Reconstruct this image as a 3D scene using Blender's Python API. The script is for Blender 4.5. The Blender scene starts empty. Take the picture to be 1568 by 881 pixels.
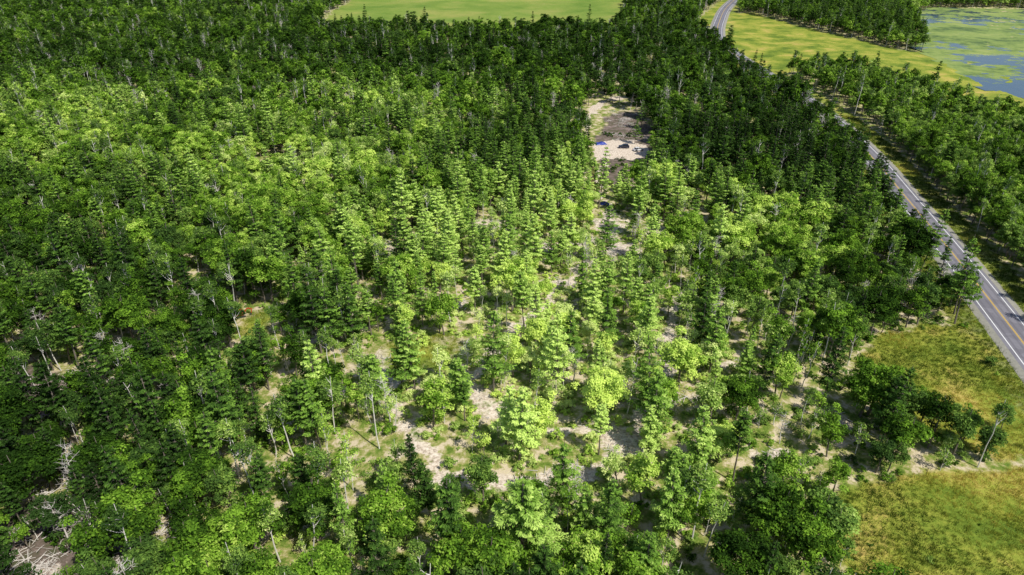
import bpy, math, numpy as np, random
from mathutils import Vector, Euler
rng=np.random.default_rng(7); random.seed(7)
scene=bpy.context.scene
scene.view_settings.view_transform='Standard'; scene.view_settings.look='None'; scene.view_settings.exposure=0
# ------------------------------------------------------------------ camera
CH=90.0; PITCH=29.4
sp,cp=math.sin(math.radians(PITCH)),math.cos(math.radians(PITCH))
cam=bpy.data.cameras.new('camera'); camo=bpy.data.objects.new('camera',cam); scene.collection.objects.link(camo)
camo.location=(0,0,CH); camo.rotation_euler=(math.radians(90-PITCH),0,0)
cam.lens=24; cam.sensor_width=36; cam.clip_end=20000; cam.clip_start=0.5
scene.camera=camo
SD=Vector((.46,-.42,.84)).normalized()
def gp(px,py,z=0.0):
    """survey: bearing read from the aerial photo -> metres on the level z"""
    u=(px-784)/1045.; v=(py-440.5)/1045.
    d=sp+v*cp; f=cp-v*sp; t=(CH-z)/d
    return (u*t, f*t)
# ------------------------------------------------------------------ noise
_lat=rng.random((256,256))
def vnoise(x,y,s=1.0,o=0):
    x=np.asarray(x,float)/s+o*17.3+1000; y=np.asarray(y,float)/s+o*9.1+1000
    xi=np.floor(x).astype(int); yi=np.floor(y).astype(int); fx=x-xi; fy=y-yi
    fx=fx*fx*(3-2*fx); fy=fy*fy*(3-2*fy)
    a=_lat[xi%256,yi%256]; b=_lat[(xi+1)%256,yi%256]; c=_lat[xi%256,(yi+1)%256]; d=_lat[(xi+1)%256,(yi+1)%256]
    return (a*(1-fx)+b*fx)*(1-fy)+(c*(1-fx)+d*fx)*fy
def fbm(x,y,s,o=0,k=3):
    r=0;w=0
    for i in range(k): r=r+vnoise(x,y,s/2**i,o+i)*0.5**i; w+=0.5**i
    return r/w
def inpoly(x,y,poly):
    x=np.asarray(x); y=np.asarray(y); r=np.zeros(x.shape,bool); n=len(poly)
    for i in range(n):
        x1,y1=poly[i]; x2,y2=poly[(i+1)%n]
        if y1==y2: continue
        c=((y1>y)!=(y2>y))&(x<(x2-x1)*(y-y1)/(y2-y1)+x1); r^=c
    return r
def PG(l): return [gp(*p) for p in l]
# ------------------------------------------------------------------ layout
S=CH/85.
road_c=[(60*S,-150*S),(84*S,0),(101*S,70*S)]+[gp(*p) for p in [(1568,530),(1460,392),(1375,290),(1330,237),(1245,160),(1110,75),(1098,50),(1103,30),(1118,5)]]+[(330*S,980*S),(520*S,1500*S)]
def catmull(P,n=14):
    P=[np.array(p,float) for p in P]; P=[2*P[0]-P[1]]+P+[2*P[-1]-P[-2]]; out=[]
    for i in range(1,len(P)-2):
        for k in range(n):
            t=k/n; a,b,c,d=P[i-1:i+3]
            out.append(0.5*((2*b)+(-a+c)*t+(2*a-5*b+4*c-d)*t*t+(-a+3*b-3*c+d)*t**3))
    out.append(P[-2]); return np.array(out)
RC=catmull(road_c)
for _ in range(25): RC[1:-1]=0.25*RC[:-2]+0.5*RC[1:-1]+0.25*RC[2:]
def dist_line(x,y,L):
    x=np.asarray(x,float); y=np.asarray(y,float); best=np.full(x.shape,1e9); side=np.zeros(x.shape)
    for i in range(len(L)-1):
        ax,ay=L[i]; bx,by=L[i+1]; dx,dy=bx-ax,by-ay; l2=dx*dx+dy*dy+1e-9
        t=np.clip(((x-ax)*dx+(y-ay)*dy)/l2,0,1); qx=x-ax-t*dx; qy=y-ay-t*dy; d=np.hypot(qx,qy)
        m=d<best; best=np.where(m,d,best); side=np.where(m,np.sign(dx*qy-dy*qx),side)
    return best,side
field=PG([(470,50),(570,-22),(965,-22),(945,50),(800,54),(600,50)])
mead_far=PG([(1116,100),(1120,22),(1150,20),(1270,52),(1405,80),(1430,70),(1480,60),(1568,90),(1750,130),(1900,290),(1568,192),(1400,140),(1300,112),(1190,112)])
mead_rd=PG([(1060,40),(1095,8),(1112,-5),(1108,20),(1096,40),(1098,60),(1085,62)])
pond=PG([(1392,22),(1430,12),(1568,14),(1800,30),(2000,150),(1900,265),(1700,200),(1568,153),(1520,138),(1470,118),(1445,100),(1405,72),(1412,55)])
belt=PG([(1140,20),(1260,49),(1400,76),(1428,70),(1405,45),(1385,20),(1270,-22),(1115,-22)])
meadA=PG([(1300,555),(1340,510),(1420,500),(1480,512),(1535,560),(1565,620),(1600,700),(1520,690),(1430,668),(1340,620)])
meadB=PG([(1265,800),(1300,765),(1400,735),(1500,712),(1600,705),(1900,720),(1900,1000),(1400,1000),(1300,900)])
lot=PG([(906,245),(908,222),(935,212),(978,216),(996,234),(982,246)])
lowz=PG([(895,305),(897,185),(925,160),(955,165),(1000,210),(1000,280),(960,305)])
lowz2=PG([(900,395),(905,325),(955,325),(975,395)])
brown=PG([(915,220),(930,178),(965,172),(1020,205),(1045,250),(1000,250),(950,285),(920,285)])
brown2=PG([(-120,565),(60,560),(170,580),(190,625),(40,640),(-120,640)]); brown3=PG([(-80,900),(-40,800),(40,770),(200,790),(230,860),(180,930)])
track=[gp(*p) for p in [(893,194),(898,182),(910,168),(928,157),(950,150)]]
track2=[gp(*p) for p in [(935,240),(915,262),(925,300),(935,345),(950,380)]]
trail=[gp(*p) for p in [(950,380),(905,400),(860,432),(835,470),(800,500),(740,545),(715,600),(760,640),(820,655),(900,668),(955,672),(930,715),(830,735),(700,745),(640,700),(600,600),(590,552)]]
trail2=[gp(*p) for p in [(955,672),(1010,620),(1018,545),(1030,480),(1060,430)]]
patches=[(935,345,24,15,1),(952,380,28,12,1),(885,372,24,10,1),(800,650,38,11,1),(865,660,34,8,1),(950,675,30,18,1),(690,748,22,17,1),
(815,736,42,10,1),(900,725,32,9,1),(1018,545,13,22,1),(312,440,28,10,1),(600,388,32,10,1),(590,552,26,10,1),(1185,705,30,10,.9),(1290,655,22,10,.8),
(110,595,60,8,.5),(90,870,80,20,.4),(820,382,34,9,1),(1250,396,22,8,.8),(1170,248,30,9,.5),(745,348,44,9,1),(440,255,40,8,.7),
(530,600,18,9,.9),(640,690,18,8,.9),(740,610,16,8,.9),(1060,620,18,10,.8),(480,530,16,10,.9),(700,470,28,7,.9),(860,435,36,7,1),(1110,560,18,8,.6),(380,560,20,8,.6),
(640,548,50,24,-1),(395,500,20,20,-1),(1000,350,20,10,.6),(560,480,28,8,.7),(770,540,18,7,.9),(930,590,20,8,.9),(480,275,20,6,.8),(370,265,14,10,.8),(210,250,14,8,.7),(1060,335,20,12,.7)]
PT=[]
for (px,py,rx,ry,k) in patches:
    c=gp(px,py); a=abs(gp(px+rx,py)[0]-c[0]); b=abs(gp(px,py-ry)[1]-gp(px,py+ry)[1])/2
    PT.append((c[0],c[1],a,b,k))
def zones(x,y):
    x=np.asarray(x,float); y=np.asarray(y,float)
    jx=x+(fbm(x,y,9,3)-.5)*9; jy=y+(fbm(x,y,9,5)-.5)*9
    jx2=x+(fbm(x,y,5,8)-.5)*7; jy2=y+(fbm(x,y,5,11)-.5)*7
    z={}
    rd,side=dist_line(x,y,RC); z['rd']=rd; z['side']=side
    z['field']=inpoly(jx,jy,field); z['mfar']=inpoly(jx,jy,mead_far)|inpoly(jx,jy,mead_rd); z['pond']=inpoly(jx,jy,pond); z['belt']=inpoly(x,y,belt)
    z['mead']=inpoly(jx,jy,meadA)|inpoly(jx,jy,meadB); z['brown']=inpoly(jx,jy,brown)|inpoly(jx,jy,brown2)|inpoly(jx,jy,brown3)
    z['lot']=inpoly(jx2,jy2,lot); z['low']=inpoly(jx2,jy2,lowz)|inpoly(jx2,jy2,lowz2)
    td,_=dist_line(jx2,jy2,track); t2,_=dist_line(jx2,jy2,track2); z['track']=np.minimum(td,t2+1.2)
    t3,_=dist_line(jx2,jy2,trail); t4,_=dist_line(jx2,jy2,trail2); z['trail']=np.minimum(t3,t4)
    dirt=np.zeros(x.shape); glade=np.zeros(x.shape); near=np.zeros(x.shape,bool)
    for (cx,cy,a,b,k) in PT:
        r=np.hypot((jx2-cx)/a,(jy2-cy)/b)
        w=np.clip(1.5-r,0,1)
        if k>0: dirt=np.maximum(dirt,w*k)
        else: glade=np.maximum(glade,w)
        near|=(np.hypot((x-cx)/(a+.6),(y-cy+b*.4)/(b+3.2))<1)
    dirt=np.maximum(dirt,np.clip((2.3-z['trail'])/1.3,0,.8))
    z['dirt']=dirt; z['glade']=glade; z['near']=near
    return z
def height(x,y):
    rd,_=dist_line(x,y,RC[::3]); m=np.clip((rd-15)/40,0,1)*np.clip((900-y)/200,0,1)
    m=m*np.clip((np.hypot(x-gp(950,225)[0],y-gp(950,225)[1])-20)/25,0,1)*(~inpoly(x,y,pond))
    return m*((fbm(x,y,60,21)-.5)*4.0)+np.clip((rd-15)/10,0,1)*(fbm(x,y,5,25)-.5)*.3
# ------------------------------------------------------------------ material helpers
def new_mat(name):
    m=bpy.data.materials.new(name); m.use_nodes=True; nt=m.node_tree; nt.nodes.clear(); return m,nt
def N(nt,t,**k):
    n=nt.nodes.new(t)
    for a,b in k.items(): setattr(n,a,b)
    return n
def L(nt,a,b): nt.links.new(a,b)
def mixc(nt,f,a,b):
    n=N(nt,'ShaderNodeMix',data_type='RGBA')
    for s,v in ((n.inputs[0],f),(n.inputs[6],a),(n.inputs[7],b)):
        if hasattr(v,'links'): L(nt,v,s)
        elif isinstance(v,(tuple,list)): s.default_value=(*v,1) if len(v)==3 else v
        else: s.default_value=v
    return n.outputs[2]
def mth(nt,op,a,b=None,c=None,clamp=False):
    n=N(nt,'ShaderNodeMath',operation=op); n.use_clamp=clamp
    for i,v in enumerate((a,b,c)):
        if v is None: continue
        if hasattr(v,'links'): L(nt,v,n.inputs[i])
        else: n.inputs[i].default_value=v
    return n.outputs[0]
def noise(nt,vec,scale,detail=4,rough=.6):
    n=N(nt,'ShaderNodeTexNoise'); n.inputs['Scale'].default_value=scale; n.inputs['Detail'].default_value=detail; n.inputs['Roughness'].default_value=rough
    if vec is not None: L(nt,vec,n.inputs['Vector'])
    return n.outputs['Fac']
def ramp(nt,f,stops):
    r=N(nt,'ShaderNodeValToRGB'); e=r.color_ramp.elements
    while len(e)<len(stops): e.new(0.5)
    for i,(p,c) in enumerate(stops): e[i].position=p; e[i].color=(*c,1) if len(c)==3 else c
    L(nt,f,r.inputs[0]); return r.outputs[0]
def attr(nt,name,typ='GEOMETRY'):
    a=N(nt,'ShaderNodeAttribute',attribute_name=name); a.attribute_type=typ; return a.outputs['Fac']
def simple(name,col,rough=.6,metal=0,var=.25,scale=6.,coat=0):
    m,nt=new_mat(name); o=N(nt,'ShaderNodeOutputMaterial'); p=N(nt,'ShaderNodeBsdfPrincipled')
    tc=N(nt,'ShaderNodeTexCoord'); f=noise(nt,tc.outputs['Object'],scale)
    c=mixc(nt,f,tuple(x*(1-var) for x in col),tuple(min(1,x*(1+var)) for x in col))
    L(nt,c,p.inputs['Base Color']); p.inputs['Roughness'].default_value=rough; p.inputs['Metallic'].default_value=metal
    p.inputs['Coat Weight'].default_value=coat
    L(nt,p.outputs[0],o.inputs[0]); return m
def leaf_mat(name,stops,transl=.3,hot=(.5,.62,.06)):
    m,nt=new_mat(name); o=N(nt,'ShaderNodeOutputMaterial')
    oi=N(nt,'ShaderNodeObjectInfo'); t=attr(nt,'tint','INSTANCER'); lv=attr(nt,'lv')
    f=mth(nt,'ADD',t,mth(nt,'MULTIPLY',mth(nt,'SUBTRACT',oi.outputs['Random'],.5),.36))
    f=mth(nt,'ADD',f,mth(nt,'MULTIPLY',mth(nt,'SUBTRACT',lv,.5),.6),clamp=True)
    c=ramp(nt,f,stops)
    d=N(nt,'ShaderNodeBsdfDiffuse'); L(nt,c,d.inputs[0])
    tr=N(nt,'ShaderNodeBsdfTranslucent'); hs=mixc(nt,mth(nt,'MULTIPLY',f,.6),c,hot); L(nt,hs,tr.inputs[0])
    mx=N(nt,'ShaderNodeMixShader'); mx.inputs[0].default_value=transl
    L(nt,d.outputs[0],mx.inputs[1]); L(nt,tr.outputs[0],mx.inputs[2]); L(nt,mx.outputs[0],o.inputs[0]); return m
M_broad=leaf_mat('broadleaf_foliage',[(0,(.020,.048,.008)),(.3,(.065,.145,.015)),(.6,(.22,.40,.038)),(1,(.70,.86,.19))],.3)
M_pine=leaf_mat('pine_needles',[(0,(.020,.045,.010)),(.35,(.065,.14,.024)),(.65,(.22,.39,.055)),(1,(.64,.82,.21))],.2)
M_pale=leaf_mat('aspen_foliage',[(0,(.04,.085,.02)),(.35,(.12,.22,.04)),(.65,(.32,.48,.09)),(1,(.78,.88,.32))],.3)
M_rust=leaf_mat('rusty_needles',[(0,(.16,.07,.03)),(.5,(.34,.19,.09)),(1,(.5,.34,.18))],.2)
M_bark=simple('brown_bark',(.16,.135,.105),.9,var=.4,scale=3)
M_white=simple('birch_bark',(.64,.61,.55),.8,var=.3,scale=2.5)
M_grey=simple('dead_wood',(.54,.50,.46),.85,var=.35,scale=3)
# ------------------------------------------------------------------ builder
class B:
    def __init__(s): s.v=[];s.f=[];s.m=[];s.l=[];s.n=0
    def quads(s,V,F,mat,lv):
        s.v.append(V); s.f.append(F+s.n); s.m.append(np.full(len(F),mat)); s.l.append(lv if hasattr(lv,'__len__') else np.full(len(V),lv)); s.n+=len(V)
    def tube(s,pts,rad,mat,n=5,lv=.5):
        pts=np.array(pts,float); k=len(pts); V=[]
        for i in range(k):
            d=pts[min(i+1,k-1)]-pts[max(i-1,0)]; d/=np.linalg.norm(d)+1e-9
            a=np.cross(d,[0.3,0.9,0.1] if abs(d[1])<.8 else [1,0,0]); a/=np.linalg.norm(a); b=np.cross(d,a)
            for j in range(n):
                t=2*math.pi*j/n; V.append(pts[i]+rad[i]*(a*math.cos(t)+b*math.sin(t)))
        F=[[i*n+j,i*n+(j+1)%n,(i+1)*n+(j+1)%n,(i+1)*n+j] for i in range(k-1) for j in range(n)]
        s.quads(np.array(V),np.array(F),mat,lv)
    def leaves(s,C,Nn,size,asp,mat,lv,fold=.2,T=None):
        k=len(C); Nn=Nn/(np.linalg.norm(Nn,axis=1,keepdims=True)+1e-9)
        R=rng.normal(size=(k,3)) if T is None else T
        T=np.cross(Nn,np.cross(R,Nn)); T/=np.linalg.norm(T,axis=1,keepdims=True)+1e-9
        Bn=np.cross(Nn,T); z=size[:,None]
        V=np.stack([C+T*z,C+Bn*z*asp+Nn*z*fold,C-T*z,C-Bn*z*asp+Nn*z*fold],1).reshape(-1,3)
        s.quads(V,np.arange(4*k).reshape(k,4),mat,np.repeat(lv,4))
    def mesh(s,name,mats):
        V=np.concatenate(s.v); F=np.concatenate(s.f); me=bpy.data.meshes.new(name)
        me.from_pydata(V.tolist(),[],F.tolist())
        for m in mats: me.materials.append(m)
        me.polygons.foreach_set('material_index',np.concatenate(s.m).astype(np.int32))
        a=me.attributes.new('lv','FLOAT','POINT'); a.data.foreach_set('value',np.concatenate(s.l).astype(np.float32))
        me.update(); return me
def rdir(k):
    d=rng.normal(size=(k,3)); return d/np.linalg.norm(d,axis=1,keepdims=True)
def trunk_pts(H,w,k=7):
    off=np.cumsum(rng.normal(0,w,(k,2)),0); off-=off[0]
    return [np.array([off[i,0],off[i,1],H*i/(k-1)]) for i in range(k)]
def interp(P,z):
    H=P[-1][2]; t=np.clip(z/H*(len(P)-1),0,len(P)-1.001); i=int(t); return P[i]+(P[i+1]-P[i])*(t-i)
LOD=1.0
def broad(H,R,base,K,nl,ls,bark=0,cr=(.75,1.35),trunk_r=.2,shape=1.0):
    nl=nl*LOD; ls=ls/LOD**.5
    b=B(); P=trunk_pts(H*.92,.14); b.tube(P,np.linspace(trunk_r,.04,7),bark,6)
    zc=H*(base+1)/2; hz=H*(1-base)/2
    for i in range(K):
        d=rdir(1)[0]; d[2]=abs(d[2])*1.0-.35 if rng.random()<.8 else d[2]
        r=rng.uniform(.4,1.12)
        c=np.array([d[0]*R*r*rng.uniform(.7,1.2),d[1]*R*r*rng.uniform(.7,1.2),zc+d[2]*hz*r*shape])
        c[2]=min(c[2],H-.2); q=rng.uniform(*cr)
        if i%2==0:
            a=interp(P,max(c[2]-rng.uniform(1,2.6),H*base*.7)); mid=(a+c)/2+[0,0,-.2]
            b.tube([a,mid,c],[.07,.05,.02],bark,4)
        n=int(nl*q*q*rng.uniform(.5,1.2)); D=rdir(n); D[:,2]=np.where(D[:,2]<-.3,-D[:,2],D[:,2])
        rr=rng.uniform(.4,1.2,n)**.7
        C=c+D*rr[:,None]*q*np.array([1,1,.7])+rng.normal(0,.12,(n,3))
        Nn=D*.7+rng.normal(0,.38,(n,3))+np.array([0,0,.5])
        cl=rng.uniform(.1,.9)
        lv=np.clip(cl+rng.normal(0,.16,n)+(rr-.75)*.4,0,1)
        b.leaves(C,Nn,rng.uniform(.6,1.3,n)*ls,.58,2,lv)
    return b
def pine(H,R,base,nw,per,nl,ls,up=.18,prof=0.8,bark=0,trunk_r=.22,droop=0,skip=.15):
    nl=nl*LOD; ls=ls/LOD**.5
    b=B(); P=trunk_pts(H,.06); b.tube(P,np.linspace(trunk_r,.03,7),bark,6)
    for w in range(nw):
        t=(w+rng.uniform(-.3,.3))/nw; t=min(max(t,0),.985); z=H*(base+(1-base)*t)
        Lr=R*((1-t)**prof)*(1 if t>.12 else .75)+.25
        a0=rng.uniform(0,6.28); k=max(3,int(per*rng.uniform(.75,1.2)))
        for j in range(k):
            if rng.random()<skip: continue
            a=a0+6.283*j/k+rng.normal(0,.2); l=Lr*rng.uniform(.5,1.2)
            o=interp(P,z); e=o+np.array([math.cos(a)*l,math.sin(a)*l,l*up*rng.uniform(.5,1.6)-droop*l])
            mid=(o+e)/2+np.array([0,0,-.06*l]); b.tube([o,mid,e],[.05,.035,.012],bark,3)
            n=max(5,int(nl*l/R*rng.uniform(.8,1.2)))
            s=rng.uniform(.22,1.04,n); ax=np.array([math.cos(a),math.sin(a),0]); sd=np.array([-math.sin(a),math.cos(a),0])
            wd=(.30*l*(1-np.abs(s-.62)*1.1).clip(.15,1))
            off=rng.uniform(-1,1,n)*wd
            C=o+(e-o)*s[:,None]+sd*off[:,None]+np.array([0,0,1])*(rng.normal(.02,.08,n)-np.abs(off)*.12-.05*l*(1-s))[:,None]
            Nn=np.array([0,0,1.])*.8+rng.normal(0,.35,(n,3))+ax*.2
            T=ax*.8+sd*(np.sign(off)*.8)[:,None]+rng.normal(0,.3,(n,3))
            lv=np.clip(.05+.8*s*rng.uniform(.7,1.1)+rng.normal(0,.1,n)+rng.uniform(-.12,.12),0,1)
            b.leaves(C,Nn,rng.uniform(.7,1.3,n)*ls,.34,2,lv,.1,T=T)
    return b
def dead(H,mat=0):
    b=B(); P=trunk_pts(H,.2,7); b.tube(P,np.linspace(.17,.035,7),mat,6)
    for i in range(30):
        z=H*rng.uniform(.3,.97); a=rng.uniform(0,6.28); l=rng.uniform(.8,2.8)*(1.15-z/H*.6); o=interp(P,z)
        e=o+np.array([math.cos(a)*l,math.sin(a)*l,l*rng.uniform(.2,.9)]); m=(o+e)/2+rng.normal(0,.12,3)
        b.tube([o,m,e],[.05,.035,.015],mat,4)
        for q in range(4):
            s=m+(e-m)*rng.uniform(0,.9); e2=s+rng.normal(0,.5,3)+[0,0,.3]; b.tube([s,e2],[.025,.01],mat,3)
    return b
def shrub(R,H,K,nl,ls):
    b=B()
    for i in range(4):
        a=rng.uniform(0,6.28); b.tube([[0,0,0],[math.cos(a)*R*.4,math.sin(a)*R*.4,H*.8]],[.03,.01],0,3)
    for i in range(K):
        a=rng.uniform(0,6.28); r=R*rng.uniform(0,1.); q=rng.uniform(.25,.6)*R*.8
        c=np.array([math.cos(a)*r,math.sin(a)*r,H*rng.uniform(.2,.9)*(1-r/R*.5)])
        n=int(nl*rng.uniform(.6,1.3)); D=rdir(n); D[:,2]=np.abs(D[:,2])*.9-.1; rr=rng.uniform(.4,1.2,n)
        C=c+D*rr[:,None]*q; Nn=D*.5+rng.normal(0,.4,(n,3))+[0,0,.6]
        b.leaves(C,Nn,rng.uniform(.6,1.3,n)*ls,.6,2,np.clip(rng.uniform(.2,.8)+rng.normal(0,.15,n),0,1))
    return b
def grass(R,H,n,w):
    b=B(); C=np.stack([rng.normal(0,R*.4,n),rng.normal(0,R*.4,n),np.zeros(n)],1); h=H*rng.uniform(.5,1.1,n)
    a=rng.uniform(0,6.28,n); lean=np.stack([np.cos(a),np.sin(a),np.zeros(n)],1)*(h*rng.uniform(.1,.6,n))[:,None]
    sd=np.stack([-np.sin(a),np.cos(a),np.zeros(n)],1)*w
    top=C+lean+np.array([0,0,1])*h[:,None]
    V=np.stack([C-sd,C+sd,top+sd*.3,top-sd*.3],1).reshape(-1,3)
    b.quads(V,np.arange(4*n).reshape(n,4),2,np.repeat(rng.uniform(.1,.9,n),4)); return b
def coll(name,items):
    c=bpy.data.collections.new(name)
    for i,me in enumerate(items):
        o=bpy.data.objects.new('%s_%02d'%(name,i),me); c.objects.link(o)
    return c
mb=[M_bark,M_bark,M_broad]; ma=[M_white,M_white,M_pale]; mp=[M_bark,M_bark,M_pine]; mc=[M_bark,M_bark,M_pale]
def make_kit():
    protos=[]; kind={}
    def reg(k,me): kind.setdefault(k,[]).append(len(protos)); protos.append(me)
    for i in range(5): reg('broad',broad(rng.uniform(10.5,14),rng.uniform(2.3,3.3),.2,42,105,.235,cr=(.55,1.15)).mesh('maple_mesh',mb if i<3 else mc))
    for i in range(3): reg('oak',broad(rng.uniform(12,15),rng.uniform(3.8,4.7),.25,76,92,.26,cr=(.65,1.4),trunk_r=.3).mesh('oak_mesh',mb))
    for i in range(4): reg('aspen',broad(rng.uniform(13,17),rng.uniform(1.4,2.0),.45,24,100,.19,bark=0,cr=(.4,.85),trunk_r=.14).mesh('aspen_mesh',ma))
    for i in range(4): reg('pine',pine(rng.uniform(15,20),rng.uniform(2.6,3.7),.22,16,6,95,.27).mesh('white_pine_mesh',mp))
    for i in range(3): reg('fir',pine(rng.uniform(11,15),rng.uniform(1.6,2.2),.1,20,6,46,.25,up=.05,prof=.9,droop=.1).mesh('fir_mesh',mp))
    for i in range(2): reg('redpine',pine(rng.uniform(15,18),2.4,.45,13,6,70,.28,up=.3,prof=.5).mesh('red_pine_mesh',mp))
    for i in range(2): reg('dead',dead(rng.uniform(9,13)).mesh('dead_tree_mesh',[M_grey]))
    for i in range(4): reg('thin',broad(rng.uniform(7,12),rng.uniform(1.1,1.8),.2,20,75,.19,cr=(.35,.8),trunk_r=.09).mesh('young_birch_mesh',[M_white if i<3 else M_bark,M_bark,M_broad if i%2 else M_pale]))
    reg('big',pine(19,6.0,.2,19,7,230,.27,up=.15,prof=.6,trunk_r=.32).mesh('big_white_pine_mesh',mp))
    reg('rust',pine(15,1.8,.2,18,5,26,.22,up=.0,skip=.3).mesh('rusty_pine_mesh',[M_bark,M_bark,M_rust]))
    return protos,kind
protos,kind=make_kit(); C_tree=coll('tree_kit',protos)
LOD=.4; far_protos,_k=make_kit(); C_far=coll('far_tree_kit',far_protos); LOD=1.
C_shrub=coll('shrub_kit',[shrub(rng.uniform(1.0,1.5),rng.uniform(1.2,2.8),12,34,.15).mesh('shrub_mesh',[M_bark,M_bark,M_broad if i%2 else M_pale]) for i in range(6)])
M_grass=leaf_mat('meadow_grass_blades',[(0,(.05,.09,.012)),(.4,(.18,.24,.028)),(.75,(.40,.38,.055)),(1,(.56,.43,.11))],.25,hot=(.45,.45,.08))
C_grass=coll('grass_kit',[grass(.9,rng.uniform(.3,.6),46,.03).mesh('grass_mesh',[M_grass]*3) for i in range(4)])
def logs(n,R):
    b=B()
    for i in range(n):
        a=rng.uniform(0,6.28); l=rng.uniform(.6,3.0); c=np.array([rng.normal(0,R),rng.normal(0,R),rng.uniform(.05,.4)])
        d=np.array([math.cos(a),math.sin(a),rng.normal(0,.12)])*l/2; r=rng.uniform(.02,.09)
        b.tube([c-d,c+rng.normal(0,.05,3),c+d],[r,r*.9,r*.5],0,5)
    return b
C_logs=coll('slash_kit',[logs(18,1.5).mesh('slash_mesh',[M_grey,M_grey,M_grey]) for i in range(3)])
# ------------------------------------------------------------------ instancing
def instancer(name,x,y,z,rz,sc,idx,tint,collection,tilt=.05):
    n=len(x); me=bpy.data.meshes.new(name+'_points'); me.from_pydata(np.stack([x,y,z],1).tolist(),[],[])
    def at(nm,t,data,k='value'):
        a=me.attributes.new(nm,t,'POINT'); a.data.foreach_set(k,np.ascontiguousarray(data).ravel())
    at('idx','INT',np.asarray(idx,dtype=np.int32)); at('tint','FLOAT',np.asarray(tint,dtype=np.float32))
    s=np.asarray(sc); zz=s*rng.uniform(.85,1.15,n)
    at('scl','FLOAT_VECTOR',np.stack([s,s,zz],1).astype(np.float32),'vector')
    at('rot','FLOAT_VECTOR',np.stack([rng.normal(0,tilt,n),rng.normal(0,tilt,n),rz],1).astype(np.float32),'vector')
    o=bpy.data.objects.new(name,me); scene.collection.objects.link(o)
    ng=bpy.data.node_groups.new(name+'_scatter','GeometryNodeTree')
    ng.interface.new_socket('Geometry',in_out='INPUT',socket_type='NodeSocketGeometry'); ng.interface.new_socket('Geometry',in_out='OUTPUT',socket_type='NodeSocketGeometry')
    gi=ng.nodes.new('NodeGroupInput'); go=ng.nodes.new('NodeGroupOutput'); ip=ng.nodes.new('GeometryNodeInstanceOnPoints')
    ci=ng.nodes.new('GeometryNodeCollectionInfo'); ci.inputs['Collection'].default_value=collection; ci.inputs['Separate Children'].default_value=True; ci.inputs['Reset Children'].default_value=True
    def na(nm,t):
        q=ng.nodes.new('GeometryNodeInputNamedAttribute'); q.data_type=t; q.inputs['Name'].default_value=nm
        return [s_ for s_ in q.outputs if s_.enabled and s_.name=='Attribute'][0]
    er=ng.nodes.new('FunctionNodeEulerToRotation')
    lk=ng.links.new
    lk(gi.outputs[0],ip.inputs['Points']); lk(ci.outputs[0],ip.inputs['Instance']); ip.inputs['Pick Instance'].default_value=True
    lk(na('idx','INT'),ip.inputs['Instance Index']); lk(na('rot','FLOAT_VECTOR'),er.inputs[0]); lk(er.outputs[0],ip.inputs['Rotation']); lk(na('scl','FLOAT_VECTOR'),ip.inputs['Scale'])
    lk(ip.outputs[0],go.inputs[0])
    md=o.modifiers.new('scatter','NODES'); md.node_group=ng
    return o
def grid(x0,x1,y0,y1,s):
    X,Y=np.meshgrid(np.arange(x0,x1,s),np.arange(y0,y1,s)); X=X.ravel()+rng.uniform(-.46,.46,X.size)*s; Y=Y.ravel()+rng.uniform(-.46,.46,Y.size)*s
    return X,Y
def infr(x,y,m=40): return np.abs(x)<(0.80*y+m+50)
def gauss(x,y,px,py,rx,ry):
    c=gp(px,py); a=abs(gp(px+rx,py)[0]-c[0]); b=abs(gp(px,py-ry)[1]-gp(px,py+ry)[1])/2
    return np.exp(-((x-c[0])/a)**2-((y-c[1])/b)**2)
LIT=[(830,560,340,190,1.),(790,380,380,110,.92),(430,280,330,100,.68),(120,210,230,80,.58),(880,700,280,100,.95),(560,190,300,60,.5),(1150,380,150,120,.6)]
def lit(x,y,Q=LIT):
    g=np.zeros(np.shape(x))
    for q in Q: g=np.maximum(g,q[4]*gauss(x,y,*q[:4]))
    return g
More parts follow.
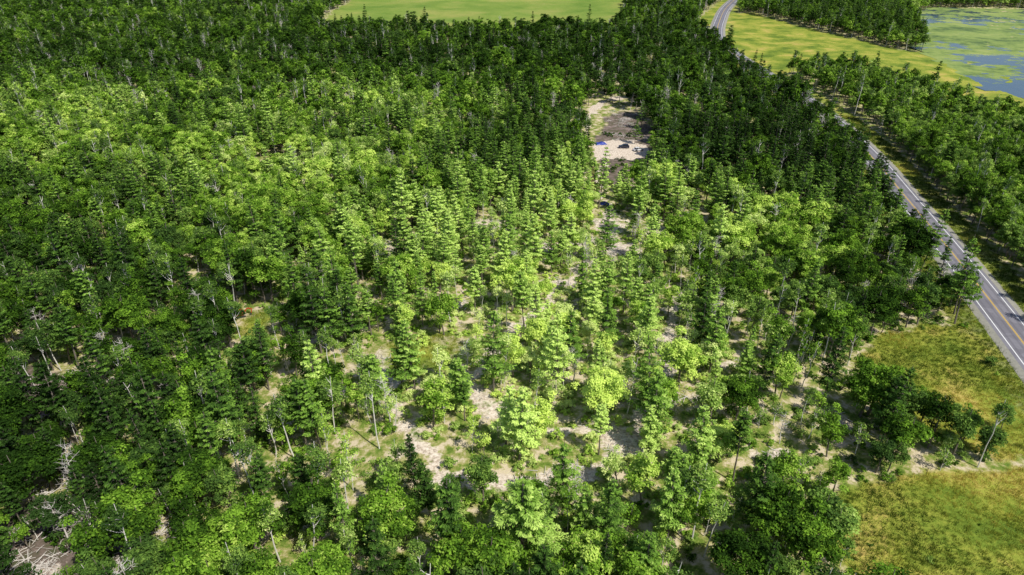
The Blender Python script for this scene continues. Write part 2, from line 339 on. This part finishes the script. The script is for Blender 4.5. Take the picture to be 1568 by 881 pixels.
def place_trees(x,y,only_right=None):
    z=zones(x,y); n=len(x)
    left_m=np.where(y>235,7.5,11)
    keep=~(z['field']|z['pond']|z['mead']|z['low']|z['lot'])&(z['rd']>np.where(z['side']<0,13,left_m))
    keep&=~(z['mfar']&~z['belt']); keep&=infr(x,y)&~z['near']&(z['track']>3.2)&(z['trail']>1.1)
    keep&=(z['glade']<.15)
    li=lit(x,y); op=gauss(x,y,830,600,400,280)
    clump=fbm(x,y,22,31)
    right=(z['side']<0)
    if only_right is not None: keep&=(right|z['belt'])==only_right
    keep&=right|(rng.random(n)>(op*.40+np.clip((.5-clump)*1.2,0,.2)))
    x=x[keep];y=y[keep];li=li[keep]; side=z['side'][keep]; belt_=z['belt'][keep]; op=op[keep]; n=len(x)
    right=(side<0)
    sp_=fbm(x,y,35,41)+.25*(rng.random(n)-.5)
    pp=np.clip(.12+ .38*gauss(x,y,820,300,260,110)+.5*gauss(x,y,1230,260,120,80)+.14*op+.05*gauss(x,y,250,600,300,250)+(sp_-.5)*1.1,0.05,.7); pp[right]=.03; pp[belt_]=.3
    pp=np.where(y>330,pp*.6,pp)
    r=rng.random(n); idx=np.zeros(n,int)
    def pick(m,ks,w):
        k=m.sum()
        if k==0: return
        names=rng.choice(ks,size=k,p=w); idx[m]=[kind[q][rng.integers(len(kind[q]))] for q in names]
    con=r<pp
    pick(con,['pine','fir','redpine'],[.62,.18,.20])
    dec=~con; ce=dec&(op>.3)
    pick(ce,['broad','aspen','thin','dead','oak'],[.26,.25,.40,.05,.04])
    pick(dec&~ce&right,['broad','aspen'],[.85,.15])
    pick(dec&~ce&~right,['broad','aspen','oak','thin','dead'],[.57,.14,.14,.115,.035])
    sc=rng.uniform(.65,1.15,n)
    tint=.13+.76*li+(fbm(x,y,30,51)-.5)*.5+rng.normal(0,.10,n)  # sunlight painted into leaf colour: brighter in lit zones, darker towards the edges
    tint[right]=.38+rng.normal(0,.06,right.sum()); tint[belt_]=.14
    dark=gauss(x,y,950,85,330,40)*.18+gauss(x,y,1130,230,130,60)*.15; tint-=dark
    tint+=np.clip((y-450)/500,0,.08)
    return x,y,sc,idx,np.clip(tint,0,.95)
def cat(A,Bb): return tuple(np.concatenate([a,b]) for a,b in zip(A,Bb))
x,y=grid(-220,150,38,300,4.0); T1=place_trees(x,y,False)
x,y=grid(60,290,38,300,3.6); T1=cat(T1,place_trees(x,y,True))
x,y=grid(-700,400,300,1000,5.0); T2=place_trees(x,y,False)
x,y=grid(60,900,300,1000,4.4); T2=cat(T2,place_trees(x,y,True))
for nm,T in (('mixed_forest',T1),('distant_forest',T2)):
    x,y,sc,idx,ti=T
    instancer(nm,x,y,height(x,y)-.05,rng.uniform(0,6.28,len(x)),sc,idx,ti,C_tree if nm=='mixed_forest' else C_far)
# understory
x,y=grid(-170,200,38,300,1.9); z=zones(x,y)
op=gauss(x,y,830,560,480,330); n=len(x)
k=~(z['field']|z['pond']|z['lot'])&(z['rd']>9.5)&(z['side']>0)&infr(x,y,0)&(z['track']>2.2)&(z['trail']>.9)
k&=rng.random(n)<np.where(z['mead'],.035,.16+.52*op)*np.where(z['dirt']>.35,.3,1)*np.where(z['glade']>.3,.12,1)
k&=fbm(x,y,7,61)>.38
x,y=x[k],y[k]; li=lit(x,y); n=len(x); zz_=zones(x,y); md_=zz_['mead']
ti=np.clip(.32+.66*li+(fbm(x,y,14,71)-.5)*.6+rng.normal(0,.1,n)-.25*zz_['brown'],0,1)  # shrub leaves also coloured brighter where the lit zones put sunlight
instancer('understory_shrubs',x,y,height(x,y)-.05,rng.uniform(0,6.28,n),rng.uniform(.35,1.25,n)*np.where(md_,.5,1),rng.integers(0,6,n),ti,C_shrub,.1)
# grass
x,y=grid(40,230,38,330,.95); z=zones(x,y); k=((z['mead'])|((z['rd']>6.3)&(z['rd']<13)))&infr(x,y,0); x,y=x[k],y[k]
n=len(x); ti=np.clip(.40+(fbm(x,y,16,81,4)-.5)*2.4+rng.normal(0,.08,n)-.15*(dist_line(x,y,RC)[0]<13)-.06*(y<118),0,1)
instancer('meadow_grass',x,y,height(x,y),rng.uniform(0,6.28,n),rng.uniform(.6,1.1,n)*(.7+.8*fbm(x,y,8,83)),rng.integers(0,4,n),ti,C_grass,.05)
x2,y2=grid(-100,60,60,220,1.2); z=zones(x2,y2); k=(z['glade']>.15)&(z['dirt']<.3); x2,y2=x2[k],y2[k]; n2=len(x2)
instancer('glade_grass',x2,y2,height(x2,y2),rng.uniform(0,6.28,n2),rng.uniform(.6,1.3,n2),rng.integers(0,4,n2),np.clip(.35+.2*rng.random(n2),0,1),C_grass,.05)
xs=[];ys=[]
for (cx,cy,a,b,kk) in PT:
    if kk>0:
        m=int(min(50,a*b*.3)); xs+=list(rng.normal(cx,a*.7,m)); ys+=list(rng.normal(cy,b*.7,m))
bx,by=gp(965,190); xs+=list(rng.normal(bx,7,40)); ys+=list(rng.normal(by,18,40))
bx,by=gp(120,820); xs+=list(rng.normal(bx,9,60)); ys+=list(rng.normal(by,7,60))
bx,by=gp(60,600); xs+=list(rng.normal(bx,12,40)); ys+=list(rng.normal(by,4,40))
x=np.array(xs);y=np.array(ys); n=len(x)
instancer('logging_slash',x,y,height(x,y),rng.uniform(0,6.28,n),rng.uniform(.5,1.2,n),rng.integers(0,3,n),np.zeros(n),C_logs,.03)
# ------------------------------------------------------------------ single trees
def tree(name,k,px,py,s=1.0,tint=.4,z=0):
    me=protos[kind[k][rng.integers(len(kind[k]))]]
    x,y=gp(px,py,z); o=bpy.data.objects.new(name,me); scene.collection.objects.link(o)
    o.location=(x,y,float(height(np.array([x]),np.array([y]))[0])-.05); o.rotation_euler=(random.gauss(0,.03),random.gauss(0,.03),random.uniform(0,6.28)); o.scale=(s,s,s); o['tint']=tint
    return o
tree('white_pine_tree','big',800,790,s=1.0,tint=.55,z=12)
for (px,py,s,t) in [(755,545,1.05,.7),(985,255,.9,.35),(1095,520,1.15,.45),(930,500,1.,.6),(520,270,1.,.55),(775,265,1.05,.4),(640,130,.9,.3),(1290,225,1.1,.2),(1240,200,1.1,.2),(850,180,1.05,.4),(430,370,1.1,.35),(990,845,.9,.5),(1075,500,1.1,.4),(870,520,1.05,.6),(700,300,1,.45),(985,165,.7,.25),(1005,185,.8,.25),(975,185,.6,.25),(330,590,1,.3),(150,560,1,.3),(1215,138,1,.2),(1228,150,1,.2),(1272,178,1,.25),(1285,190,.9,.2),(1200,128,1,.2)]:
    tree('white_pine_tree','pine',px,py,s=s,tint=t,z=10)
for (px,py,s,t) in [(905,293,1.0,.5),(918,285,.6,.7)]: tree('dead_pine_tree','rust',px,py,s=s,tint=t,z=6)
for (px,py,s,t) in [(590,790,1.0,.3),(480,770,.95,.25),(1130,610,.9,.35),(1010,600,.75,.4),(1330,590,.8,.25),(1050,760,.9,.5),(1200,790,1,.3),(650,215,1,.5),(790,225,1.,.45),(700,840,.9,.45),(900,850,.9,.5),(380,800,1,.25),(300,720,.9,.25)]:
    tree('oak_tree','oak',px,py,s=s,tint=t,z=8)
for (px,py,s) in [(90,790,.9),(270,800,.6),(498,430,1.),(560,560,.8),(712,545,.9,),(165,265,.9),(985,265,1.),(1070,350,.8),(935,700,.7),(345,240,1),(60,490,.9),(215,490,.8),(240,550,.8),(150,640,.9),(600,250,1),(450,240,1),(880,560,.9),(1150,480,.9)]:
    tree('dead_tree','dead',px,py,s=s,z=6)
for (px,py,s,t) in [(550,575,1.,.5),(280,680,1.,.35),(265,690,.9,.3),(215,610,1,.3),(965,590,1,.5),(740,320,1,.5),(820,600,.9,.5),(75,520,1,.2),(1000,460,1,.6),(1015,250,1,.3),(640,400,1,.5),(480,450,1,.4)]:
    tree('aspen_tree','aspen',px,py,s=s,tint=t,z=8)
for (px,py,s,t) in [(1430,640,.55,.45),(1380,645,.5,.4),(1480,660,.6,.45),(1510,675,.5,.4),(1450,680,.5,.45),(1350,640,.55,.4),(1490,455,.5,.4),(1440,462,.6,.4),(1540,640,.45,.4),(1400,665,.5,.45),(1465,625,.35,.5)]:
    tree('maple_tree','broad',px,py,s=s*1.15,tint=t,z=3)
# ------------------------------------------------------------------ ground
xs=np.unique(np.concatenate([[-6000,-3500,-2000,-1200,-800],np.arange(-560,-180,6),np.arange(-180,190,1.4),np.arange(190,780,5),[900,1200,2000,3500,6000]]))
ys=np.unique(np.concatenate([[-3000,-1500,-600,-200,-60],np.arange(0,60,6),np.arange(60,310,1.4),np.arange(310,1020,4.5),[1150,1400,2000,3500,6000,9000]]))
X,Y=np.meshgrid(xs,ys); nx,ny=len(xs),len(ys); x=X.ravel();y=Y.ravel(); z=zones(x,y)
me=bpy.data.meshes.new('ground'); i=np.arange((nx)*(ny)).reshape(ny,nx)
F=np.stack([i[:-1,:-1],i[:-1,1:],i[1:,1:],i[1:,:-1]],-1).reshape(-1,4)
me.from_pydata(np.stack([x,y,height(x,y)],1).tolist(),[],F.tolist())
def pa(me,nm,d):
    a=me.attributes.new(nm,'FLOAT','POINT'); a.data.foreach_set('value',np.asarray(d,dtype=np.float32))
dirt=np.maximum(z['dirt'],np.clip(2.6-z['track'],0,1.1)); dirt=np.maximum(dirt,z['lot']*1.)
pa(me,'dirt',dirt); pa(me,'grass',np.maximum.reduce([z['mead']*1.,z['mfar']*1.,z['glade'],((z['rd']<13)*.8)])); pa(me,'field',z['field']*1.); pa(me,'brown',z['brown']*1.)
ground=bpy.data.objects.new('ground',me); scene.collection.objects.link(ground)
m,nt=new_mat('forest_floor'); o=N(nt,'ShaderNodeOutputMaterial'); p=N(nt,'ShaderNodeBsdfPrincipled'); p.inputs['Roughness'].default_value=.95; p.inputs['Specular IOR Level'].default_value=.1
g=N(nt,'ShaderNodeNewGeometry').outputs['Position']
n1=noise(nt,g,.35,6,.7); n2=noise(nt,g,1.6,5,.7); n4=noise(nt,g,4.,3,.6)
floor=ramp(nt,n1,[(.3,(.05,.09,.015)),(.42,(.15,.23,.03)),(.5,(.34,.33,.11)),(.59,(.66,.55,.39))])
floor=mixc(nt,mth(nt,'MULTIPLY',n4,.35),floor,(.06,.07,.03))
br=ramp(nt,n1,[(.35,(.07,.08,.035)),(.5,(.14,.11,.09)),(.65,(.26,.20,.18))])
floor=mixc(nt,attr(nt,'brown'),floor,br)
dc=ramp(nt,n2,[(.25,(.20,.15,.11)),(.40,(.40,.32,.25)),(.52,(.62,.53,.43)),(.72,(.80,.73,.64))])
dm=mth(nt,'MULTIPLY',mth(nt,'SUBTRACT',mth(nt,'ADD',attr(nt,'dirt'),mth(nt,'MULTIPLY',mth(nt,'SUBTRACT',n1,.5),2.6)),.4),3.,clamp=True)
dm=mth(nt,'MULTIPLY',dm,mth(nt,'GREATER_THAN',attr(nt,'dirt'),.02))
gc=ramp(nt,mth(nt,'ADD',mth(nt,'MULTIPLY',noise(nt,g,.06,6,.65),.75),mth(nt,'MULTIPLY',n2,.25)),[(.35,(.06,.11,.015)),(.45,(.15,.21,.025)),(.54,(.28,.30,.045)),(.64,(.46,.35,.10))])
fc=ramp(nt,noise(nt,g,.02,5,.6),[(.35,(.12,.20,.03)),(.5,(.18,.25,.045)),(.65,(.26,.28,.07))])
c=mixc(nt,dm,floor,dc); c=mixc(nt,attr(nt,'grass'),c,gc); c=mixc(nt,attr(nt,'field'),c,fc)
L(nt,c,p.inputs['Base Color']); bp=N(nt,'ShaderNodeBump'); bp.inputs['Strength'].default_value=.6; bp.inputs['Distance'].default_value=.3; L(nt,n2,bp.inputs['Height']); L(nt,bp.outputs[0],p.inputs['Normal']); L(nt,p.outputs[0],o.inputs[0])
me.materials.append(m)
# ------------------------------------------------------------------ pond
xs=np.arange(200,1150,5.); ys=np.arange(280,1010,5.); X,Y=np.meshgrid(xs,ys); i=np.arange(X.size).reshape(X.shape); x=X.ravel();y=Y.ravel()
ins=inpoly(x+(fbm(x,y,9,3)-.5)*9,y+(fbm(x,y,9,5)-.5)*9,pond); F=np.stack([i[:-1,:-1],i[:-1,1:],i[1:,1:],i[1:,:-1]],-1).reshape(-1,4)
F=F[ins[F].any(1)]; used=np.unique(F); mp_=np.zeros(X.size,int); mp_[used]=np.arange(len(used))
me=bpy.data.meshes.new('pond'); me.from_pydata(np.stack([x[used],y[used],np.full(len(used),.06)],1).tolist(),[],mp_[F].tolist())
po=bpy.data.objects.new('pond',me); scene.collection.objects.link(po)
m,nt=new_mat('duckweed_water'); o=N(nt,'ShaderNodeOutputMaterial'); g=N(nt,'ShaderNodeNewGeometry').outputs['Position']
w=N(nt,'ShaderNodeBsdfPrincipled'); w.inputs['Base Color'].default_value=(.03,.06,.12,1); w.inputs['Roughness'].default_value=.14
a=N(nt,'ShaderNodeBsdfPrincipled'); a.inputs['Roughness'].default_value=.9
L(nt,ramp(nt,mth(nt,'ADD',mth(nt,'MULTIPLY',noise(nt,g,.02,7,.7),.6),mth(nt,'MULTIPLY',noise(nt,g,.12,4,.7),.4)),[(.40,(.06,.11,.025)),(.5,(.18,.25,.05)),(.62,(.28,.32,.09))]),a.inputs['Base Color'])
f=ramp(nt,mth(nt,'ADD',mth(nt,'MULTIPLY',noise(nt,g,.012,7,.62),.6),mth(nt,'MULTIPLY',noise(nt,g,.05,6,.75),.4)),[(.508,(0,0,0)),(.53,(.95,.95,.95))])
mx=N(nt,'ShaderNodeMixShader'); L(nt,f,mx.inputs[0]); L(nt,a.outputs[0],mx.inputs[1]); L(nt,w.outputs[0],mx.inputs[2]); L(nt,mx.outputs[0],o.inputs[0]); me.materials.append(m)
# ------------------------------------------------------------------ road
def ribbon(name,offs,z,mat,parent=None):
    T=np.gradient(RC,axis=0); T/=np.linalg.norm(T,axis=1,keepdims=True); Nn=np.stack([T[:,1],-T[:,0]],1)
    V=[];F=[];k=len(offs)
    for i,pnt in enumerate(RC):
        for j,of in enumerate(offs): V.append((*(pnt+Nn[i]*of),z[j] if hasattr(z,'__len__') else z))
    for i in range(len(RC)-1):
        for j in range(k-1): F.append((i*k+j,(i+1)*k+j,(i+1)*k+j+1,i*k+j+1))
    me=bpy.data.meshes.new(name); me.from_pydata(V,[],F); me.materials.append(mat)
    pa(me,'across',np.tile(offs,len(RC)))
    o=bpy.data.objects.new(name,me); scene.collection.objects.link(o); o.parent=parent
    me.flip_normals() if me.polygons[0].normal.z<0 else None
    return o
m,nt=new_mat('asphalt'); o=N(nt,'ShaderNodeOutputMaterial'); p=N(nt,'ShaderNodeBsdfPrincipled'); p.inputs['Roughness'].default_value=.8
g=N(nt,'ShaderNodeNewGeometry').outputs['Position']; ac=attr(nt,'across')
wv=mth(nt,'ABSOLUTE',mth(nt,'SUBTRACT',mth(nt,'ABSOLUTE',ac),1.8)); wp=mth(nt,'ABSOLUTE',mth(nt,'SUBTRACT',wv,.85)); wp=mth(nt,'MULTIPLY',mth(nt,'SUBTRACT',.45,wp),2.,clamp=True)
c=mixc(nt,noise(nt,g,1.2,6,.7),(.13,.125,.145),(.23,.22,.25)); c=mixc(nt,mth(nt,'MULTIPLY',wp,.6),c,(.09,.085,.105))
c=mixc(nt,mth(nt,'MULTIPLY',mth(nt,'GREATER_THAN',noise(nt,g,.12,3,.5),.56),.3),c,(.08,.075,.09))
L(nt,c,p.inputs['Base Color']); L(nt,p.outputs[0],o.inputs[0]); M_as=m
road=ribbon('road',np.array([-6.2,-4.6,-4.3,-2.7,-1.8,-.9,0,.9,1.8,2.7,4.3,4.6,6.2]),[.02,.28,.30,.32,.33,.35,.36,.35,.33,.32,.30,.28,.02],M_as)
M_wp=simple('white_road_paint',(.75,.75,.75),.6,var=.12,scale=2); M_yp=simple('yellow_road_paint',(.62,.40,.05),.6,var=.15,scale=2)
M_gr=simple('gravel_shoulder',(.26,.25,.21),.95,var=.35,scale=1.5)
for s in (-1,1):
    ribbon('edge_line',np.sort(np.array([s*3.4,s*3.62])),.325,M_wp,road)
    ribbon('shoulder',np.sort(np.array([s*4.5,s*6.3])),np.array([.3,.03]) if s>0 else np.array([.03,.3]),M_gr,road)
ribbon('centre_line',np.array([-.2,-.06]),.368,M_yp,road); ribbon('centre_line',np.array([.06,.2]),.368,M_yp,road)
# ------------------------------------------------------------------ vehicles
def join_obj(name,V,F,mat,parent,bev=0):
    me=bpy.data.meshes.new(name); me.from_pydata(V,[],F); me.materials.append(mat); o=bpy.data.objects.new(name,me); scene.collection.objects.link(o); o.parent=parent
    if bev: b=o.modifiers.new('bevel','BEVEL'); b.width=bev; b.segments=2
    return o
def loft(name,secs,mat,parent,bev=.04):
    V=[];F=[]
    for (x,zb,zt,wb,wt) in secs: V+=[(x,-wb,zb),(x,wb,zb),(x,wt,zt),(x,-wt,zt)]
    n=len(secs)
    for i in range(n-1):
        for j in range(4): F.append((i*4+j,(i+1)*4+j,(i+1)*4+(j+1)%4,i*4+(j+1)%4))
    F.append((3,2,1,0)); F.append(tuple((n-1)*4+j for j in range(4)))
    F=[f[::-1] for f in F]
    return join_obj(name,V,F,mat,parent,bev)
def cyl(name,c,r,w,axis,mat,parent,n=20):
    V=[];F=[]
    for s in (-.5,.5):
        for j in range(n):
            t=6.28318*j/n; a,b=r*math.cos(t),r*math.sin(t)
            V.append({'y':(c[0]+a,c[1]+s*w,c[2]+b),'x':(c[0]+s*w,c[1]+a,c[2]+b),'z':(c[0]+a,c[1]+b,c[2]+s*w)}[axis])
    for j in range(n): F.append((j,(j+1)%n,n+(j+1)%n,n+j))
    F.append(tuple(range(n))[::-1]); F.append(tuple(range(n,2*n)))
    return join_obj(name,V,F,mat,parent,.02)
M_gl=simple('car_glass',(.02,.025,.03),.08,var=.1); M_ty=simple('tyre_rubber',(.02,.02,.02),.9); M_rim=simple('wheel_rim',(.4,.4,.42),.3,1); M_lamp=simple('headlamp',(.7,.7,.7),.2); M_tail=simple('tail_lamp',(.4,.02,.02),.3)
def car(px,py,rot,paint,suv):
    e=bpy.data.objects.new('parked_car',None); scene.collection.objects.link(e); x,y=gp(px,py); e.location=(x,y,.02); e.rotation_euler=(0,0,rot)
    h=.12 if suv else 0
    loft('body',[(-2.25,.45,.75+h,.72,.70),(-2.15,.3,.95+h,.86,.80),(-1.2,.28,1.0+h,.9,.86),(.9,.28,.98+h,.9,.86),(1.9,.28,.86+h,.88,.78),(2.25,.4,.65+h,.74,.68)],paint,e,.06)
    tp=1.72 if suv else 1.45
    rr=-2.0 if suv else -1.7
    loft('windows',[(rr,.93+h,.98+h,.80,.78),(rr+.35,.93+h,tp-.05,.80,.66),(.2,.93+h,tp-.05,.82,.66),(1.1,.93+h,.98+h,.80,.76)],M_gl,e,.02)
    loft('roof',[(rr+.3,tp-.06,tp,.66,.60),(-.5,tp-.06,tp+.05,.68,.62),(.25,tp-.06,tp,.66,.60)],paint,e,.02)
    for sx in (-1.4,1.4):
        for sy in (-.82,.82):
            cyl('wheel',(sx,sy,.34),.34,.22,'y',M_ty,e); cyl('rim',(sx,sy*1.02,.34),.2,.22,'y',M_rim,e)
    for sy in (-.6,.6):
        loft('headlamp',[(2.1,.68+h*.5,.82+h*.5,.17,.15),(2.24,.68+h*.5,.8+h*.5,.15,.13)],M_lamp,e,.01).location=(0.02,sy,0)
        loft('tail_lamp',[(-2.27,.7+h,.86+h,.13,.13),(-2.15,.7+h,.88+h,.15,.15)],M_tail,e,.01).location=(0,sy,0)
        cyl('mirror',(.75,sy*1.62,1.05+h),.09,.14,'x',paint,e,10)
    return e
P_dark=simple('dark_blue_paint',(.015,.018,.04),.35,0,var=.05,coat=.3); P_white=simple('white_paint',(.75,.76,.78),.3,0,var=.03,coat=1)
car(955,227,math.radians(175),P_dark,True); car(977,231,math.radians(20),P_white,False)
M_tarp=simple('blue_tarp_fabric',(.02,.04,.28),.45,var=.4,scale=1.2)
def tarp(px,py,a,b,h,rot):
    n=16; V=[];F=[]
    for i in range(n+1):
        for j in range(n+1):
            u,v=i/n*2-1,j/n*2-1; r=max(abs(u),abs(v)); z=h*(1-r**3)*(.75+.35*math.sin(u*4+1)*math.cos(v*3))+.08*math.sin(u*9+v*5)+.05
            V.append((u*a*(1+.06*math.sin(v*7)),v*b*(1+.06*math.cos(u*6)),max(z,.03)))
    for i in range(n):
        for j in range(n): q=i*(n+1)+j; F.append((q,q+n+1,q+n+2,q+1))
    o=join_obj('blue_tarp',V,F,M_tarp,None); x,y=gp(px,py); o.location=(x,y,0.02); o.rotation_euler=(0,0,rot); 
    for p_ in o.data.polygons: p_.use_smooth=True
    return o
tarp(920,221,2.4,1.5,.9,.2); tarp(925,313,1.7,.9,.9,-.3)
def excavator(px,py,rot):
    e=bpy.data.objects.new('orange_excavator',None); scene.collection.objects.link(e); x,y=gp(px,py); e.location=(x,y,float(height(np.array([x]),np.array([y]))[0])); e.rotation_euler=(0,0,rot); e.scale=(.6,.6,.6)
    O=simple('orange_paint',(.42,.07,.02),.5,var=.2); D=simple('dark_steel',(.04,.04,.04),.6)
    for s in (-1,1):
        loft('track',[(-1.75,.3,.55,.25,.25),(-1.4,.02,.85,.25,.25),(1.4,.02,.85,.25,.25),(1.75,.3,.55,.25,.25)],D,e).location=(0,s*1.05,0)
    cyl('turntable',(0,0,.95),.6,.25,'z',D,e)
    loft('engine_housing',[(-2.0,1.1,1.9,1.15,1.05),(-.2,1.1,2.05,1.2,1.1),(1.2,1.1,1.7,1.2,1.1)],O,e,.08)
    loft('cab',[(-.1,1.6,2.9,.42,.38),(.9,1.6,2.9,.45,.38),(1.25,1.6,2.2,.42,.4)],M_gl,e).location=(0,.7,0)
    loft('cab_roof',[(-.15,2.9,3.0,.45,.42),(.95,2.9,3.0,.45,.42)],O,e).location=(0,.7,0)
    def beam(nm,p,q,w0,w1):
        p=Vector(p);q=Vector(q);l=(q-p).length; o=loft(nm,[(0,-w0/2,w0/2,.14,.14),(l*.5,-max(w0,w1)*.6,max(w0,w1)*.6,.16,.16),(l,-w1/2,w1/2,.12,.12)],O,e,.02)
        o.location=p; o.rotation_euler=(0,-math.atan2(q.z-p.z,q.x-p.x),0)
    beam('boom_lower',(1.0,-.2,1.6),(2.9,-.2,3.6),.4,.4); beam('boom_upper',(2.8,-.2,3.55),(4.6,-.2,2.9),.4,.3); beam('stick',(4.55,-.2,3.1),(4.0,-.2,.9),.32,.25)
    loft('bucket',[(3.3,.1,.6,.5,.5),(3.7,0,.95,.5,.5),(4.15,.25,1.0,.5,.5)],D,e).location=(0,-.2,0)
excavator(370,486,.4)
# ------------------------------------------------------------------ unseen clouds added at 800 m, shaped to shade all but the sunny areas
ALT=800.
xs=np.arange(-620,760,20.); ys=np.arange(-60,1100,20.); X,Y=np.meshgrid(xs,ys); x=X.ravel(); y=Y.ravel()
SUNNY=LIT+[(1480,330,300,260,.8),(1350,70,500,80,.95),(760,10,300,40,1.),(1450,580,160,110,.95),(1500,780,160,120,.75),(150,100,300,60,.45)]
dn=1-lit(x,y,SUNNY)*1.2; dn=np.clip((dn-.28)*2.0+(fbm(x,y,110,91)-.5)*.4,0,1)
edge=np.clip(np.minimum.reduce([x+620,740-x,y+60,1080-y])/120,0,1); dn*=edge
ox=SD.x/SD.z*ALT; oy=SD.y/SD.z*ALT; i=np.arange(X.size).reshape(X.shape)
F=np.stack([i[:-1,:-1],i[:-1,1:],i[1:,1:],i[1:,:-1]],-1).reshape(-1,4); F=F[(dn[F]>.02).any(1)]
bump=fbm(x,y,70,95)*70
Vt=np.stack([x+ox,y+oy,ALT+dn*bump],1); Vb=np.stack([x+ox,y+oy,ALT-2-dn*12],1)
me=bpy.data.meshes.new('shade_cloud'); me.from_pydata(np.concatenate([Vt,Vb]).tolist(),[],np.concatenate([F,F[:,::-1]+len(x)]).tolist())
pa(me,'density',np.concatenate([dn,dn])); co=bpy.data.objects.new('shade_cloud',me); scene.collection.objects.link(co)
for p_ in me.polygons: p_.use_smooth=True
m,nt=new_mat('shade_cloud_vapour'); o=N(nt,'ShaderNodeOutputMaterial'); t=N(nt,'ShaderNodeBsdfTransparent'); d=N(nt,'ShaderNodeBsdfTranslucent'); d.inputs[0].default_value=(.9,.9,.9,1)
mx=N(nt,'ShaderNodeMixShader'); L(nt,mth(nt,'MULTIPLY',attr(nt,'density'),.62),mx.inputs[0]); L(nt,t.outputs[0],mx.inputs[1]); L(nt,d.outputs[0],mx.inputs[2]); L(nt,mx.outputs[0],o.inputs[0]); me.materials.append(m)
# ------------------------------------------------------------------ light
sun=bpy.data.lights.new('sun','SUN'); sun.energy=5; sun.angle=math.radians(.5); sun.color=(1,.96,.86); so=bpy.data.objects.new('sun',sun); scene.collection.objects.link(so)
so.rotation_euler=(-SD).to_track_quat('-Z','Y').to_euler(); so.location=(200,-100,300)
w=bpy.data.worlds.new('World'); scene.world=w; w.use_nodes=True; nt=w.node_tree; nt.nodes.clear()
sk=N(nt,'ShaderNodeTexSky'); sk.sky_type='NISHITA'; sk.sun_disc=False; sk.sun_elevation=math.asin(SD.z); sk.sun_rotation=math.atan2(SD.x,SD.y)
bg=N(nt,'ShaderNodeBackground'); bg.inputs[1].default_value=.12; L(nt,sk.outputs[0],bg.inputs[0]); wo=N(nt,'ShaderNodeOutputWorld'); L(nt,bg.outputs[0],wo.inputs[0])
